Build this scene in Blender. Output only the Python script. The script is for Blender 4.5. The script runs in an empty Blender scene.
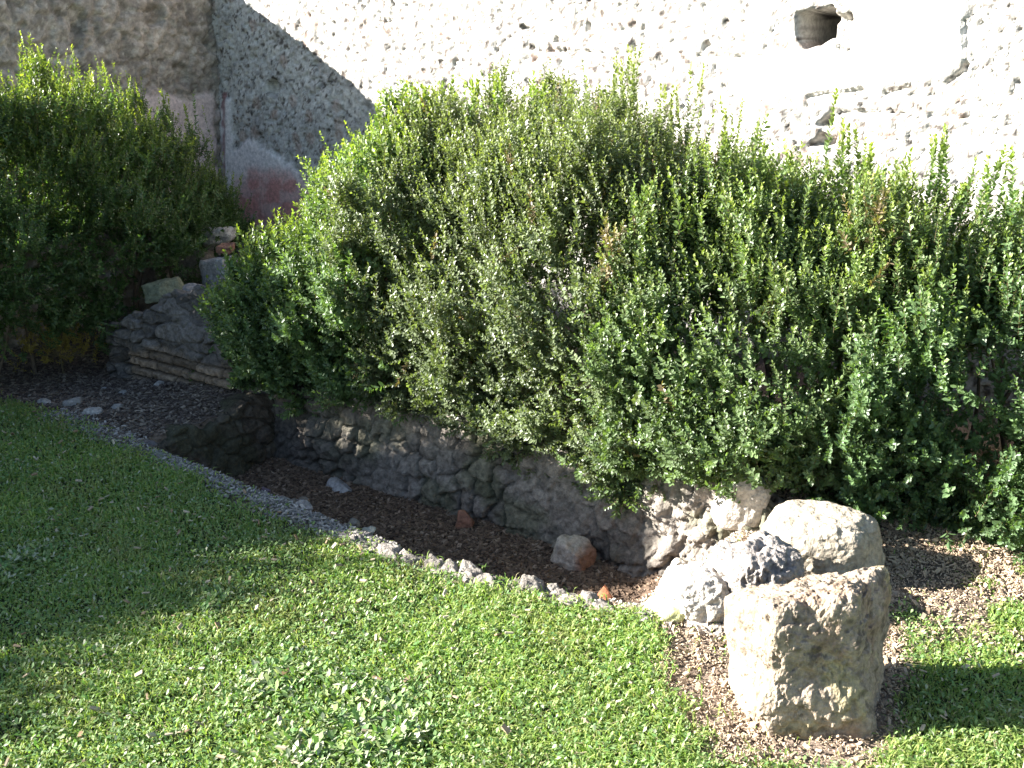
import bpy, math, random
import numpy as np
from mathutils import Vector

# ------------------------------------------------------------------ camera, sky, sun, exposure
SC = bpy.context.scene
COL = SC.collection
cam_d = bpy.data.cameras.new('camera')
cam_d.sensor_fit = 'HORIZONTAL'
cam_d.angle = 2 * math.atan(512 / 1005.0)
cam_d.clip_start, cam_d.clip_end = 0.05, 2000
cam = bpy.data.objects.new('camera', cam_d)
COL.objects.link(cam)
EYE = np.array([0, 0, 1.6])
PITCH = math.radians(17)
cam.location = EYE
cam.rotation_euler = (math.radians(90) - PITCH, 0, 0)
SC.camera = cam

SUN_TRAVEL = np.array([1.238, 0.008, -0.56])            # direction the sunlight travels
SUN_TRAVEL = SUN_TRAVEL / np.linalg.norm(SUN_TRAVEL)
SUN_ELEV = math.asin(-SUN_TRAVEL[2])
to_sun = -SUN_TRAVEL
world = bpy.data.worlds.new('World')
SC.world = world
world.use_nodes = True
wn = world.node_tree
sky = wn.nodes.new('ShaderNodeTexSky')
sky.sky_type = 'NISHITA'
sky.sun_disc = False
sky.sun_elevation = SUN_ELEV
sky.sun_rotation = math.atan2(to_sun[0], to_sun[1])
sky.air_density = 1.0
sky.dust_density = 0.6
wn.links.new(sky.outputs[0], wn.nodes['Background'].inputs[0])
wn.nodes['Background'].inputs[1].default_value = 0.05
sun_d = bpy.data.lights.new('sun', 'SUN')
sun_d.energy = 5.0
sun_d.angle = math.radians(0.5)
sun_d.color = (1.0, 0.965, 0.905)
sun = bpy.data.objects.new('sun', sun_d)
COL.objects.link(sun)
sun.location = (-10, 1, 8)
sun.rotation_euler = Vector(SUN_TRAVEL).to_track_quat('-Z', 'Y').to_euler()
SC.view_settings.view_transform = 'Standard'
SC.view_settings.look = 'None'
SC.view_settings.exposure = 2.6
SC.view_settings.gamma = 1.0
try:
    SC.cycles.max_bounces = 6
    SC.cycles.diffuse_bounces = 4
    SC.cycles.transmission_bounces = 4
    SC.cycles.use_denoising = True
except Exception:
    pass

rng = np.random.default_rng(7)

# ------------------------------------------------------------------ frames: u runs along the back wall, n towards it
ANG = math.radians(-35.8)
CA, SA = math.cos(ANG), math.sin(ANG)


def W(u, n, z):
    u, n, z = np.broadcast_arrays(np.asarray(u, float), np.asarray(n, float), np.asarray(z, float))
    return np.stack([u * CA - n * SA, u * SA + n * CA, z], -1)


def UN(p):
    return p[..., 0] * CA + p[..., 1] * SA, -p[..., 0] * SA + p[..., 1] * CA


FWD = np.array([0, math.cos(PITCH), -math.sin(PITCH)])
UPV = np.array([0, math.sin(PITCH), math.cos(PITCH)])


def project(p):
    d = p - EYE
    zc = d @ FWD
    zc = np.where(zc < 0.05, 0.05, zc)
    return 512 + 1005 * d[..., 0] / zc, 384 - 1005 * (d @ UPV) / zc, zc


# ------------------------------------------------------------------ noise
def _h(ix, iy, iz, seed):
    x = (ix.astype(np.int64) * 374761393 + iy.astype(np.int64) * 668265263 + iz.astype(np.int64) * 2147483647 * 3 + seed * 974634777) & 0xFFFFFFFF
    x = ((x ^ (x >> 13)) * 1274126177) & 0xFFFFFFFF
    x = ((x ^ (x >> 16)) * 2246822519) & 0xFFFFFFFF
    return ((x ^ (x >> 15)) & 0xFFFFFF) / float(0x1000000)


def vnoise(x, y, z, seed=0):
    ix, iy, iz = np.floor(x), np.floor(y), np.floor(z)
    fx, fy, fz = x - ix, y - iy, z - iz
    fx, fy, fz = [f * f * f * (f * (f * 6 - 15) + 10) for f in (fx, fy, fz)]
    r = 0
    for a in (0, 1):
        for b in (0, 1):
            for c in (0, 1):
                w = (fx if a else 1 - fx) * (fy if b else 1 - fy) * (fz if c else 1 - fz)
                r = r + w * _h(ix + a, iy + b, iz + c, seed)
    return r * 2 - 1


def fbm(x, y, z, octv=4, seed=0, gain=0.5):
    r, a, t = 0, 1.0, 0
    x, y, z = np.broadcast_arrays(np.asarray(x, float), np.asarray(y, float), np.asarray(z, float))
    for o in range(octv):
        r = r + a * vnoise(x + 13.7 * o, y - 7.1 * o, z + 3.3 * o, seed + o)
        t += a
        a *= gain
        x, y, z = x * 2.03, y * 2.03, z * 2.03
    return r / t


def worley(x, y, seed=0):
    """2-D cells: nearest distance, gap to the second, a random number per cell"""
    ix, iy = np.floor(x), np.floor(y)
    f1 = np.full(x.shape, 9.0)
    f2 = f1.copy()
    cid = np.zeros(x.shape)
    z0 = np.zeros(x.shape)
    for a in (-1, 0, 1):
        for b in (-1, 0, 1):
            cx, cy = ix + a, iy + b
            px = cx + 0.1 + 0.8 * _h(cx, cy, z0, seed)
            py = cy + 0.1 + 0.8 * _h(cx, cy, z0 + 1, seed)
            d = np.hypot(px - x, py - y)
            near = d < f1
            f2 = np.where(near, f1, np.minimum(f2, d))
            cid = np.where(near, _h(cx, cy, z0 + 2, seed), cid)
            f1 = np.where(near, d, f1)
    return f1, f2 - f1, cid


def sstep(a, b, x):
    t = np.clip((x - a) / (b - a), 0, 1)
    return t * t * (3 - 2 * t)


def poly_mask(x, y, pts, soft=0.02):
    """signed-distance style mask of a polygon, 1 inside"""
    inside = np.zeros(x.shape, bool)
    dist = np.full(x.shape, 1e9)
    m = len(pts)
    for i in range(m):
        x0, y0 = pts[i]
        x1, y1 = pts[(i + 1) % m]
        c = ((y0 > y) != (y1 > y)) & (x < (x1 - x0) * (y - y0) / ((y1 - y0) if y1 != y0 else 1e-9) + x0)
        inside ^= c
        dx, dy = x1 - x0, y1 - y0
        t = np.clip(((x - x0) * dx + (y - y0) * dy) / (dx * dx + dy * dy + 1e-12), 0, 1)
        dist = np.minimum(dist, np.hypot(x - x0 - t * dx, y - y0 - t * dy))
    s = np.where(inside, dist, -dist)
    return s


# ------------------------------------------------------------------ object helpers
def mesh_obj(name, verts, faces, mat=None, col=None, parent=None, loc=(0, 0, 0), smooth=False):
    verts = np.asarray(verts, float) - np.asarray(loc, float)
    faces = np.asarray(faces, np.int32)
    me = bpy.data.meshes.new(name)
    k = faces.shape[1]
    me.vertices.add(len(verts))
    me.vertices.foreach_set('co', verts.astype(np.float32).ravel())
    me.loops.add(faces.size)
    me.loops.foreach_set('vertex_index', faces.ravel())
    me.polygons.add(len(faces))
    me.polygons.foreach_set('loop_start', np.arange(0, faces.size, k, dtype=np.int32))
    me.polygons.foreach_set('use_smooth', np.full(len(faces), bool(smooth)))
    me.update(calc_edges=True)
    me.validate()
    if col is not None:
        c = np.ones((len(verts), 4), np.float32)
        c[:, :3] = col
        at = me.color_attributes.new('Col', 'FLOAT_COLOR', 'POINT')
        at.data.foreach_set('color', c.ravel())
    if mat:
        me.materials.append(mat)
    o = bpy.data.objects.new(name, me)
    COL.objects.link(o)
    if parent is not None:
        o.parent = parent
    else:
        o.location = loc
    return o


def tag(o, label, cat, group=None, kind=None):
    o['label'] = label
    o['category'] = cat
    if group:
        o['group'] = group
    if kind:
        o['kind'] = kind
    return o


def thing(name, label, cat, loc, group=None):
    o = bpy.data.objects.new(name, None)
    o.empty_display_size = 0.1
    COL.objects.link(o)
    o.location = loc
    return tag(o, label, cat, group)


def quads(nx, ny):
    i = np.arange(nx - 1)[:, None] * ny + np.arange(ny - 1)[None, :]
    return np.stack([i, i + ny, i + ny + 1, i + 1], -1).reshape(-1, 4)


# ------------------------------------------------------------------ materials
def mat_new(name):
    m = bpy.data.materials.new(name)
    m.use_nodes = True
    nt = m.node_tree
    return m, nt, nt.nodes['Principled BSDF'], nt.nodes['Material Output']


def mat_surface(name, rough=0.9, grain=60.0, grain_amt=0.35, bump=0.4, bump_scale=90.0, bump_dist=0.004, spec=0.2):
    """colour from the mesh's pigment attribute, broken up by fine procedural grain"""
    m, nt, b, out = mat_new(name)
    at = nt.nodes.new('ShaderNodeAttribute')
    at.attribute_name = 'Col'
    tc = nt.nodes.new('ShaderNodeTexCoord')
    n1 = nt.nodes.new('ShaderNodeTexNoise')
    n1.inputs['Scale'].default_value = grain
    n1.inputs['Detail'].default_value = 6
    n1.inputs['Roughness'].default_value = 0.7
    nt.links.new(tc.outputs['Object'], n1.inputs['Vector'])
    mr = nt.nodes.new('ShaderNodeMapRange')
    mr.inputs[1].default_value, mr.inputs[2].default_value = 0.3, 0.7
    mr.inputs[3].default_value, mr.inputs[4].default_value = 1 - grain_amt, 1 + grain_amt
    nt.links.new(n1.outputs[0], mr.inputs[0])
    mx = nt.nodes.new('ShaderNodeVectorMath')
    mx.operation = 'SCALE'
    nt.links.new(at.outputs['Color'], mx.inputs[0])
    nt.links.new(mr.outputs[0], mx.inputs['Scale'])
    nt.links.new(mx.outputs[0], b.inputs['Base Color'])
    n2 = nt.nodes.new('ShaderNodeTexNoise')
    n2.inputs['Scale'].default_value = bump_scale
    n2.inputs['Detail'].default_value = 5
    nt.links.new(tc.outputs['Object'], n2.inputs['Vector'])
    bp = nt.nodes.new('ShaderNodeBump')
    bp.inputs['Strength'].default_value = bump
    bp.inputs['Distance'].default_value = bump_dist
    nt.links.new(n2.outputs[0], bp.inputs['Height'])
    nt.links.new(bp.outputs[0], b.inputs['Normal'])
    b.inputs['Roughness'].default_value = rough
    b.inputs['Specular IOR Level'].default_value = spec
    return m


def mat_leaf(name, rough=0.42, spec=0.55, trans=0.3, tint=(1.7, 1.9, 0.6)):
    m, nt, b, out = mat_new(name)
    at = nt.nodes.new('ShaderNodeAttribute')
    at.attribute_name = 'Col'
    nt.links.new(at.outputs['Color'], b.inputs['Base Color'])
    b.inputs['Roughness'].default_value = rough
    b.inputs['Specular IOR Level'].default_value = spec
    if trans > 0:
        tl = nt.nodes.new('ShaderNodeBsdfTranslucent')
        vm = nt.nodes.new('ShaderNodeVectorMath')
        vm.operation = 'MULTIPLY'
        vm.inputs[1].default_value = tint
        nt.links.new(at.outputs['Color'], vm.inputs[0])
        nt.links.new(vm.outputs[0], tl.inputs['Color'])
        ms = nt.nodes.new('ShaderNodeMixShader')
        ms.inputs[0].default_value = trans
        nt.links.new(b.outputs[0], ms.inputs[1])
        nt.links.new(tl.outputs[0], ms.inputs[2])
        nt.links.new(ms.outputs[0], out.inputs['Surface'])
    return m


M_WALL = mat_surface('rough_mortar', 0.95, 38, 0.38, 0.7, 120, 0.006)
M_SOIL = mat_surface('soil', 0.95, 40, 0.4, 0.6, 120, 0.006)
M_STONE = mat_surface('stone', 0.92, 48, 0.45, 0.9, 75, 0.009)
M_TUFA = mat_surface('tufa', 0.95, 60, 0.42, 1.0, 80, 0.010)
M_BRICK = mat_surface('old_brick', 0.9, 80, 0.3, 0.5, 120, 0.003)
M_LEAF = mat_leaf('leaf')
M_WEED = mat_leaf('weed_leaf', 0.6, 0.3, 0.3, (1.4, 1.6, 0.6))
M_GRASS = mat_leaf('grass_blade', 0.45, 0.4, 0.42, (1.3, 1.5, 0.6))
M_LITTER = mat_leaf('dry_litter', 0.8, 0.2, 0.0)
M_BARK = mat_surface('bark', 0.9, 60, 0.3, 0.5, 150, 0.003)

# ------------------------------------------------------------------ ground: one sheet with the trench sunk into it
TR_U0, TR_U1, TR_N1 = -3.85, -1.30, 3.29


def edge_n(u):
    return np.interp(u, [-5.5, -4.57, -3.86, -3.31, -2.74, -2.11, -1.75, -1.4, -1.2], [2.60, 2.52, 2.45, 2.41, 2.37, 2.33, 2.40, 2.46, 2.5])


def ground_h(u, n):
    h = 0.018 * fbm(u * 0.9, n * 0.9, 0 * u, 3, 11) + 0.006 * fbm(u * 6, n * 6, 0 * u, 3, 12)
    h = h - 0.11 * sstep(-4.1, -5.6, u) * sstep(1.8, 3.0, n)
    back = sstep(3.24, 3.40, n) * sstep(-4.6, -3.7, u)
    h = h + 0.10 * back * sstep(-0.9, -1.6, u) + 0.04 * sstep(3.3, 3.6, n)
    e = edge_n(u)
    inn = sstep(e + 0.04, e + 0.13, n) * (1 - sstep(3.31, 3.36, n))
    inu = sstep(TR_U0 - 0.06, TR_U0 - 0.0, u) * (1 - sstep(-1.62, -1.22, u + 0.1 * fbm(u * 5, n * 5, 0 * u, 2, 17)))
    tr = inn * inu
    h = h * (1 - tr) + tr * (-0.30 + 0.014 * fbm(u * 4, n * 4, 0 * u, 3, 13))
    return h, tr


BARE = [(-1.32, 2.42), (-1.02, 2.20), (-0.80, 1.98), (-0.62, 2.05), (-0.50, 2.15), (-0.46, 2.38), (-0.52, 2.62), (-0.62, 2.95),
        (-0.50, 3.12), (-0.36, 3.45), (-0.1, 3.6), (0.8, 3.7), (4, 3.7), (4, 9), (-9, 9), (-9, 2.62), (-4.6, 2.50), (-3.86, 2.42), (-3.31, 2.36), (-2.74, 2.31),
        (-2.11, 2.27), (-1.75, 2.35), (-1.4, 2.40)]


def lawn_amount(u, n):
    s = -poly_mask(u, n, BARE) + 0.02 + (0.03 + 0.08 * sstep(-1.7, -1.2, u)) * fbm(u * 4, n * 4, 0 * u, 3, 21) + 0.04 * fbm(u * 14, n * 14, 0 * u, 2, 22)
    a = sstep(-0.03, 0.07, s)
    # thin, patchy grass to the right of the stones
    patch = sstep(-0.05, 0.25, fbm(u * 6, n * 6, 0 * u, 3, 25))
    thin = sstep(2.75, 3.1, n) * sstep(-0.9, -0.6, u)
    a = a * (1 - thin * (1 - patch))
    return a


def graded(a, b, d, far):
    core = np.arange(a, b + d / 2, d)
    lo, hi, s = [], [], d
    x = a
    while x > -far:
        s *= 1.35
        x -= s
        lo.append(x)
    x, s = b, d
    while x < far:
        s *= 1.35
        x += s
        hi.append(x)
    return np.concatenate([lo[::-1], core, hi])


gu, gn = graded(-6.6, 1.6, 0.025, 400), graded(0.2, 5.2, 0.025, 400)
GU, GN = np.meshgrid(gu, gn, indexing='ij')
gh, gt = ground_h(GU, GN)
la = lawn_amount(GU, GN)
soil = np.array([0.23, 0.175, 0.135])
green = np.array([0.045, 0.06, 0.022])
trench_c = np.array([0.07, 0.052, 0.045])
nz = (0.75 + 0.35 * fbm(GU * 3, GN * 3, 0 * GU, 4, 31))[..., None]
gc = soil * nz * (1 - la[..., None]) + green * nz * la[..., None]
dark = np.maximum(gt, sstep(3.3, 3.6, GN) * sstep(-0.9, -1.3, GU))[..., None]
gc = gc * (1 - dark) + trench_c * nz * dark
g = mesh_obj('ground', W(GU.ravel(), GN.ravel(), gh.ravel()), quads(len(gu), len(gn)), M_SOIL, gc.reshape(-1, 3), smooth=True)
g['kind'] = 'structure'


def gz(u, n):
    return ground_h(np.asarray(u, float), np.asarray(n, float))[0]


# ------------------------------------------------------------------ the two room walls
def px_on_n(px, py, n0):
    d = FWD + np.array([1., 0, 0]) * (px - 512) / 1005 + UPV * (384 - py) / 1005
    dn = -d[0] * SA + d[1] * CA
    p = EYE + d * (n0 / dn)
    return float(p[0] * CA + p[1] * SA), float(p[2])


def px_on_u(px, py, u0):
    d = FWD + np.array([1., 0, 0]) * (px - 512) / 1005 + UPV * (384 - py) / 1005
    du = d[0] * CA + d[1] * SA
    p = EYE + d * (u0 / du)
    return float(-p[0] * SA + p[1] * CA), float(p[2])


NB, UL = 5.1, -6.42


def wall_sheet(name, axis, lo, hi, step, zlo, ztop, disp, colr, mat, parent, thick):
    """front face as a displaced grid, closed by top, ends and a plain back"""
    a = np.arange(lo, hi + step / 2, step)
    nzs = int((2.7 - zlo) / step)
    t = np.linspace(0, 1, nzs)
    A, T = np.meshgrid(a, t, indexing='ij')
    top = ztop(a)[:, None]
    Z = zlo + (top - zlo) * T
    D = disp(A, Z)
    C = colr(A, Z, D)
    nA, nT = A.shape
    if axis == 'u':
        v = W(A, NB - D, Z)
        vb = W(a, np.full(a.shape, NB + thick), top[:, 0])
        vb2 = W(a, np.full(a.shape, NB + thick), np.full(a.shape, zlo))
    else:
        v = W(UL + D, A, Z)
        vb = W(np.full(a.shape, UL - thick), a, top[:, 0])
        vb2 = W(np.full(a.shape, UL - thick), a, np.full(a.shape, zlo))
    verts = np.concatenate([v.reshape(-1, 3), vb, vb2])
    f = quads(nA, nT)
    n0 = nA * nT
    i = np.arange(nA - 1)
    f_top = np.stack([i * nT + nT - 1, (i + 1) * nT + nT - 1, n0 + i + 1, n0 + i], -1)
    f_back = np.stack([n0 + i, n0 + i + 1, n0 + nA + i + 1, n0 + nA + i], -1)
    cb = np.tile(np.array([0.3, 0.26, 0.22]), (2 * nA, 1))
    return mesh_obj(name, verts, np.concatenate([f, f_top, f_back]), mat, np.concatenate([C.reshape(-1, 3), cb]), parent, smooth=True)


SMOOTH = [px_on_n(*q, NB) for q in [(850, -60), (966, -60), (969, 60), (945, 78), (890, 86), (840, 93), (740, 97), (728, 60), (790, 50), (858, 55)]]
PALE = [px_on_n(*q, NB) for q in [(222, 95), (231, 100), (234, 150), (250, 138), (285, 160), (312, 186), (325, 235), (215, 235)]]
RED = [px_on_n(*q, NB) for q in [(236, 188), (250, 172), (285, 172), (312, 182), (322, 240), (232, 240)]]
STRIPE = [px_on_n(*q, NB) for q in [(221.5, 92), (226.5, 92), (227, 215), (221.5, 215)]]
HOLE = [px_on_n(*q, NB) for q in [(797, 14), (812, 12), (832, 8), (836, 20), (834, 36), (822, 42), (806, 46), (797, 34)]]
HOLE2 = [px_on_n(*q, NB) for q in [(838, 15), (852, 14), (855, 26), (848, 24), (838, 22)]]
HOLE3 = [px_on_n(*q, NB) for q in [(818, 124), (832, 112), (832, 126)]]
HOLE4 = [px_on_n(*q, NB) for q in [(811, 144), (822, 134), (834, 140), (833, 146)]]
HOLE5 = [px_on_n(*q, NB) for q in [(266, 84), (274, 79), (281, 87), (276, 95), (268, 95)]]
CRACK1 = [px_on_n(*q, NB) for q in [(548, 51), (605, 52.5)]]
CRACK2 = [px_on_n(*q, NB) for q in [(698, 55), (765, 57.5)]]
EDGE_C = [[px_on_n(*q, NB) for q in pts] for pts in
          ([(964, 20), (966, 50), (966, 70), (946, 84)], [(808, 97), (832, 92)], [(838, 93), (862, 89)], [(884, 94), (908, 87)], [(840, 112), (905, 113)], [(930, 116), (985, 118)])]


def line_d(x, y, pts):
    d = np.full(x.shape, 1e9)
    for (x0, y0), (x1, y1) in zip(pts[:-1], pts[1:]):
        dx, dy = x1 - x0, y1 - y0
        t = np.clip(((x - x0) * dx + (y - y0) * dy) / (dx * dx + dy * dy), 0, 1)
        d = np.minimum(d, np.hypot(x - x0 - t * dx, y - y0 - t * dy))
    return d


def back_masks(u, z):
    wob = 0.018 * fbm(u * 14, z * 14, 0 * u, 3, 44)
    m = {}
    for k, p, s in (('smooth', SMOOTH, 0.02), ('pale', PALE, 0.03), ('red', RED, 0.07)):
        m[k] = sstep(-s, s, poly_mask(u, z, p) + wob * (2.2 if k != 'smooth' else 1.2))
    m['stripe'] = sstep(-0.008, 0.008, poly_mask(u, z, STRIPE) + wob * 0.3) * sstep(-0.25, 0.2, fbm(u * 20, z * 9, 0 * u, 3, 45) + 0.25)
    return m


def back_disp(u, z):
    m = back_masks(u, z)
    flat = np.maximum(m['smooth'], m['pale'])
    rough = 0.02 * fbm(u * 3, z * 3, 0 * u, 3, 51) + 0.008 * fbm(u * 22, z * 22, 0 * u, 4, 52, 0.6)
    p = fbm(u * 55, z * 48, 0 * u, 4, 53, 0.6)
    reg = 0.5 + 0.5 * fbm(u * 2.2, z * 2.2, 0 * u + 4, 3, 57)
    pits = -0.016 * sstep(0.30 - 0.22 * reg, 0.40, p)
    p2 = fbm(u * 19, z * 16, 0 * u + 9, 5, 54, 0.6)
    pits2 = -0.026 * sstep(0.42, 0.5, p2) * sstep(-1.6, -3.2, u + 0.8 * fbm(u * 1.5, z * 1.5, 0 * u, 2, 58))
    f1, gap, cid = worley(u * 12, z * 14, 5)
    lumps = 0.007 * sstep(0.5, 0.15, f1) * (cid > 0.6)
    d = rough + (pits + pits2 + lumps) * (1 - 0.9 * flat)
    d = d * (1 - 0.85 * flat) + 0.014 * flat
    wob = 0.012 * fbm(u * 22, z * 22, 0 * u, 3, 46)
    for poly, depth, s in ((HOLE, 0.06 + 0.46 * sstep(HOLE[0][0] + 0.01, HOLE[0][0] + 0.07, u + 0.5 * wob), 0.008), (HOLE2, 0.05, 0.012), (HOLE3, 0.10, 0.010), (HOLE4, 0.07, 0.012), (HOLE5, 0.07, 0.012)):
        d = d - depth * (1 + 0.3 * fbm(u * 16, z * 16, 0 * u, 3, 47)) * sstep(-s, s, poly_mask(u, z, poly) + wob)
    for c in [CRACK1, CRACK2] + EDGE_C:
        d = d - 0.022 * sstep(0.013, 0.003, line_d(u, z, c) + 0.35 * wob)
    return d


def back_col(u, z, d):
    m = back_masks(u, z)
    base = np.array([0.46, 0.435, 0.395])
    grey = np.array([0.30, 0.28, 0.26])
    tone = 0.5 + 0.5 * fbm(u * 7, z * 7, 0 * u, 4, 61)
    c = base + (grey - base) * (sstep(0.5, 0.85, tone) * 0.7)[..., None]
    keep = 1 - np.maximum(m['smooth'], m['pale'])
    reg = 0.5 + 0.5 * fbm(u * 2.2, z * 2.2, 0 * u + 4, 3, 57)
    mot = sstep(0.02, 0.45, fbm(u * 24, z * 24, 0 * u, 5, 64, 0.65)) * keep
    c = c + (np.array([0.20, 0.185, 0.17]) - c) * (0.65 * mot)[..., None]
    sp = fbm(u * 44, z * 40, 0 * u + 2, 4, 65, 0.6)
    speck = sstep(0.34 - 0.18 * reg, 0.44 - 0.14 * reg, sp) * keep
    hue = (0.5 + 0.5 * fbm(u * 9, z * 9, 0 * u, 2, 67))[..., None]
    c = c + (np.array([0.05, 0.047, 0.046]) * (1 - hue) + np.array([0.13, 0.095, 0.075]) * hue - c) * (0.9 * speck)[..., None]
    f1, gap, cid = worley(u * 8 + 3, z * 8, 9)
    st = sstep(0.42, 0.3, f1) * (cid > 0.8)
    c = c + (np.array([0.34, 0.24, 0.19]) - c) * (0.5 * st * (1 - np.maximum(m['smooth'], m['pale'])))[..., None]
    def over(c, col, mm):
        return c + (np.array(col) - c) * mm[..., None]
    c = over(c, [0.62, 0.59, 0.54], m['smooth'])
    c = over(c, [0.74, 0.68, 0.65], m['pale'] * (0.8 + 0.2 * tone))
    wear = sstep(-0.35, 0.1, fbm(u * 12, z * 12, 0 * u, 4, 63))
    c = over(c, [0.56, 0.23, 0.19], m['red'] * (0.55 + 0.3 * wear))
    c = over(c, [0.24, 0.10, 0.10], m['stripe'] * 0.8)
    return c


bw = wall_sheet('ruined_wall', 'u', UL - 0.02, 4.6, 0.0115, -0.15, lambda a: 2.75 + 0.1 * fbm(a * 2, 0 * a, 0 * a, 3, 71), back_disp, back_col, M_WALL, None, 0.75)
tag(bw, 'tall sunlit rough mortar wall with white plaster patch, square hole and red painted corner', 'wall')

PINK = [px_on_u(*q, UL) for q in [(214, 95), (205, 92), (190, 100), (150, 92), (120, 108), (100, 125), (100, 200), (214, 200)]]


def left_top(a):
    h = np.interp(a, [-3.5, -2.2, -1.2, -0.62, -0.42, -0.22, 0.05, 0.7, 1.1, 3.15, 3.4, 3.9, 5.2], [1.5, 1.75, 2.02, 2.15, 2.36, 2.60, 2.55, 1.8, 1.42, 1.40, 2.15, 2.32, 2.36])
    return h + 0.06 * fbm(a * 2.3, 0 * a + 3, 0 * a, 5, 72, 0.65)


def left_disp(n, z):
    pk = sstep(-0.03, 0.03, poly_mask(n, z, PINK) + 0.05 * fbm(n * 9, z * 9, 0 * n, 3, 81))
    f1, gap, cid = worley(n * 6.5 + 0.5 * fbm(n * 4, z * 4, 0 * n, 2, 82), z * 8 + 0.5 * fbm(n * 4, z * 4, 0 * n + 5, 2, 83), 84)
    st = 0.035 * sstep(0.02, 0.25, gap) * (0.4 + 0.6 * cid)
    g1, gp2, cd2 = worley(n * 15, z * 18, 90)
    st = st * 0.75 + 0.014 * sstep(0.0, 0.2, gp2) * cd2
    st = st - 0.02 * sstep(0.22, 0.38, fbm(n * 24, z * 24, 0 * n, 4, 91, 0.6))
    d = st + 0.02 * fbm(n * 3, z * 3, 0 * n, 3, 85) + 0.014 * fbm(n * 20, z * 20, 0 * n, 4, 86)
    d = d - 0.05 * sstep(0.42, 0.55, fbm(n * 5, z * 5, 0 * n, 2, 87))
    return d * (1 - 0.9 * pk) + 0.03 * pk


def left_col(n, z, d):
    pk = sstep(-0.03, 0.03, poly_mask(n, z, PINK) + 0.05 * fbm(n * 9, z * 9, 0 * n, 3, 81))
    f1, gap, cid = worley(n * 6.5 + 0.5 * fbm(n * 4, z * 4, 0 * n, 2, 82), z * 8 + 0.5 * fbm(n * 4, z * 4, 0 * n + 5, 2, 83), 84)
    t = fbm(n * 8, z * 8, 0 * n, 4, 88) * 0.5 + 0.5
    c = np.array([0.33, 0.28, 0.235]) * (0.6 + 0.7 * t)[..., None]
    c = c + (np.array([0.34, 0.30, 0.25]) - c) * (0.6 * sstep(0.14, 0.02, gap))[..., None]
    c = c * (0.7 + 0.55 * cid)[..., None]
    g1, gp2, cd2 = worley(n * 15, z * 18, 90)
    c = c * (0.65 + 0.6 * cd2)[..., None]
    sp = sstep(0.15, 0.4, fbm(n * 30, z * 30, 0 * n, 4, 93, 0.6))
    c = c + (np.array([0.50, 0.46, 0.40]) - c) * (0.5 * sp)[..., None]
    return c + (np.array([0.55, 0.44, 0.41]) * (0.85 + 0.3 * t)[..., None] - c) * pk[..., None]


lw = wall_sheet('ruined_wall', 'n', -3.0, 5.14, 0.016, -0.25, left_top, left_disp, left_col, M_WALL, None, 0.4)
tag(lw, 'shaded brown rubble wall on the left meeting the sunlit wall at the corner', 'wall')

# ------------------------------------------------------------------ trench retaining wall and end wall


def rubble(n, z, s, seed):
    w1 = 0.35 * fbm(n * 6, z * 6, 0 * n, 2, seed + 1)
    f1, gap, cid = worley(n * s + w1, z * s * 1.25 + w1, seed)
    return f1, gap, cid


def masonry(x, y, seed, w=0.5):
    """rubble stones: height, joint mask, tone per stone"""
    k1, k2 = w * 0.35 * fbm(x * .7, y * .7, 0 * x, 2, seed + 1), w * 0.35 * fbm(x * .7, y * .7, 0 * x + 7, 2, seed + 2)
    xx, yy = x + k1, y + k2
    ix, iy = np.floor(xx), np.floor(yy)
    f1 = np.full(x.shape, 9.0)
    f2, cid, ta, tb, z0 = f1.copy(), 0 * f1, 0 * f1, 0 * f1, 0 * f1
    for a in (-1, 0, 1):
        for b in (-1, 0, 1):
            cx, cy = ix + a, iy + b
            dx = xx - (cx + 0.08 + 0.84 * _h(cx, cy, z0, seed))
            dy = yy - (cy + 0.08 + 0.84 * _h(cx, cy, z0 + 1, seed))
            r = 0.75 + 0.5 * _h(cx, cy, z0 + 5, seed)
            d = (np.abs(dx) ** 2.6 + np.abs(dy) ** 2.6) ** (1 / 2.6) * r
            near = d < f1
            f2 = np.where(near, f1, np.minimum(f2, d))
            cid = np.where(near, _h(cx, cy, z0 + 2, seed), cid)
            ta = np.where(near, (_h(cx, cy, z0 + 3, seed) - 0.5) * dx + (_h(cx, cy, z0 + 4, seed) - 0.5) * dy, ta)
            f1 = np.where(near, d, f1)
    gap = f2 - f1
    face = 0.35 + 0.65 * cid + 1.1 * ta
    return face * sstep(0.02, 0.16, gap) - 0.35 * sstep(0.07, 0.0, gap), gap, cid


ua = np.arange(-3.98, -1.12, 0.0072)
ts = np.linspace(0, 1, 84)
A, T = np.meshgrid(ua, ts, indexing='ij')
topz = np.interp(ua, [-4, -3.7, -3.0, -2.7, -1.95, -1.5, -1.3, -1.1], [0.08, 0.09, 0.14, 0.14, 0.10, 0.10, 0.10, 0.04]) + 0.03 * fbm(ua * 5, 0 * ua, 0 * ua, 3, 91)
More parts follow.
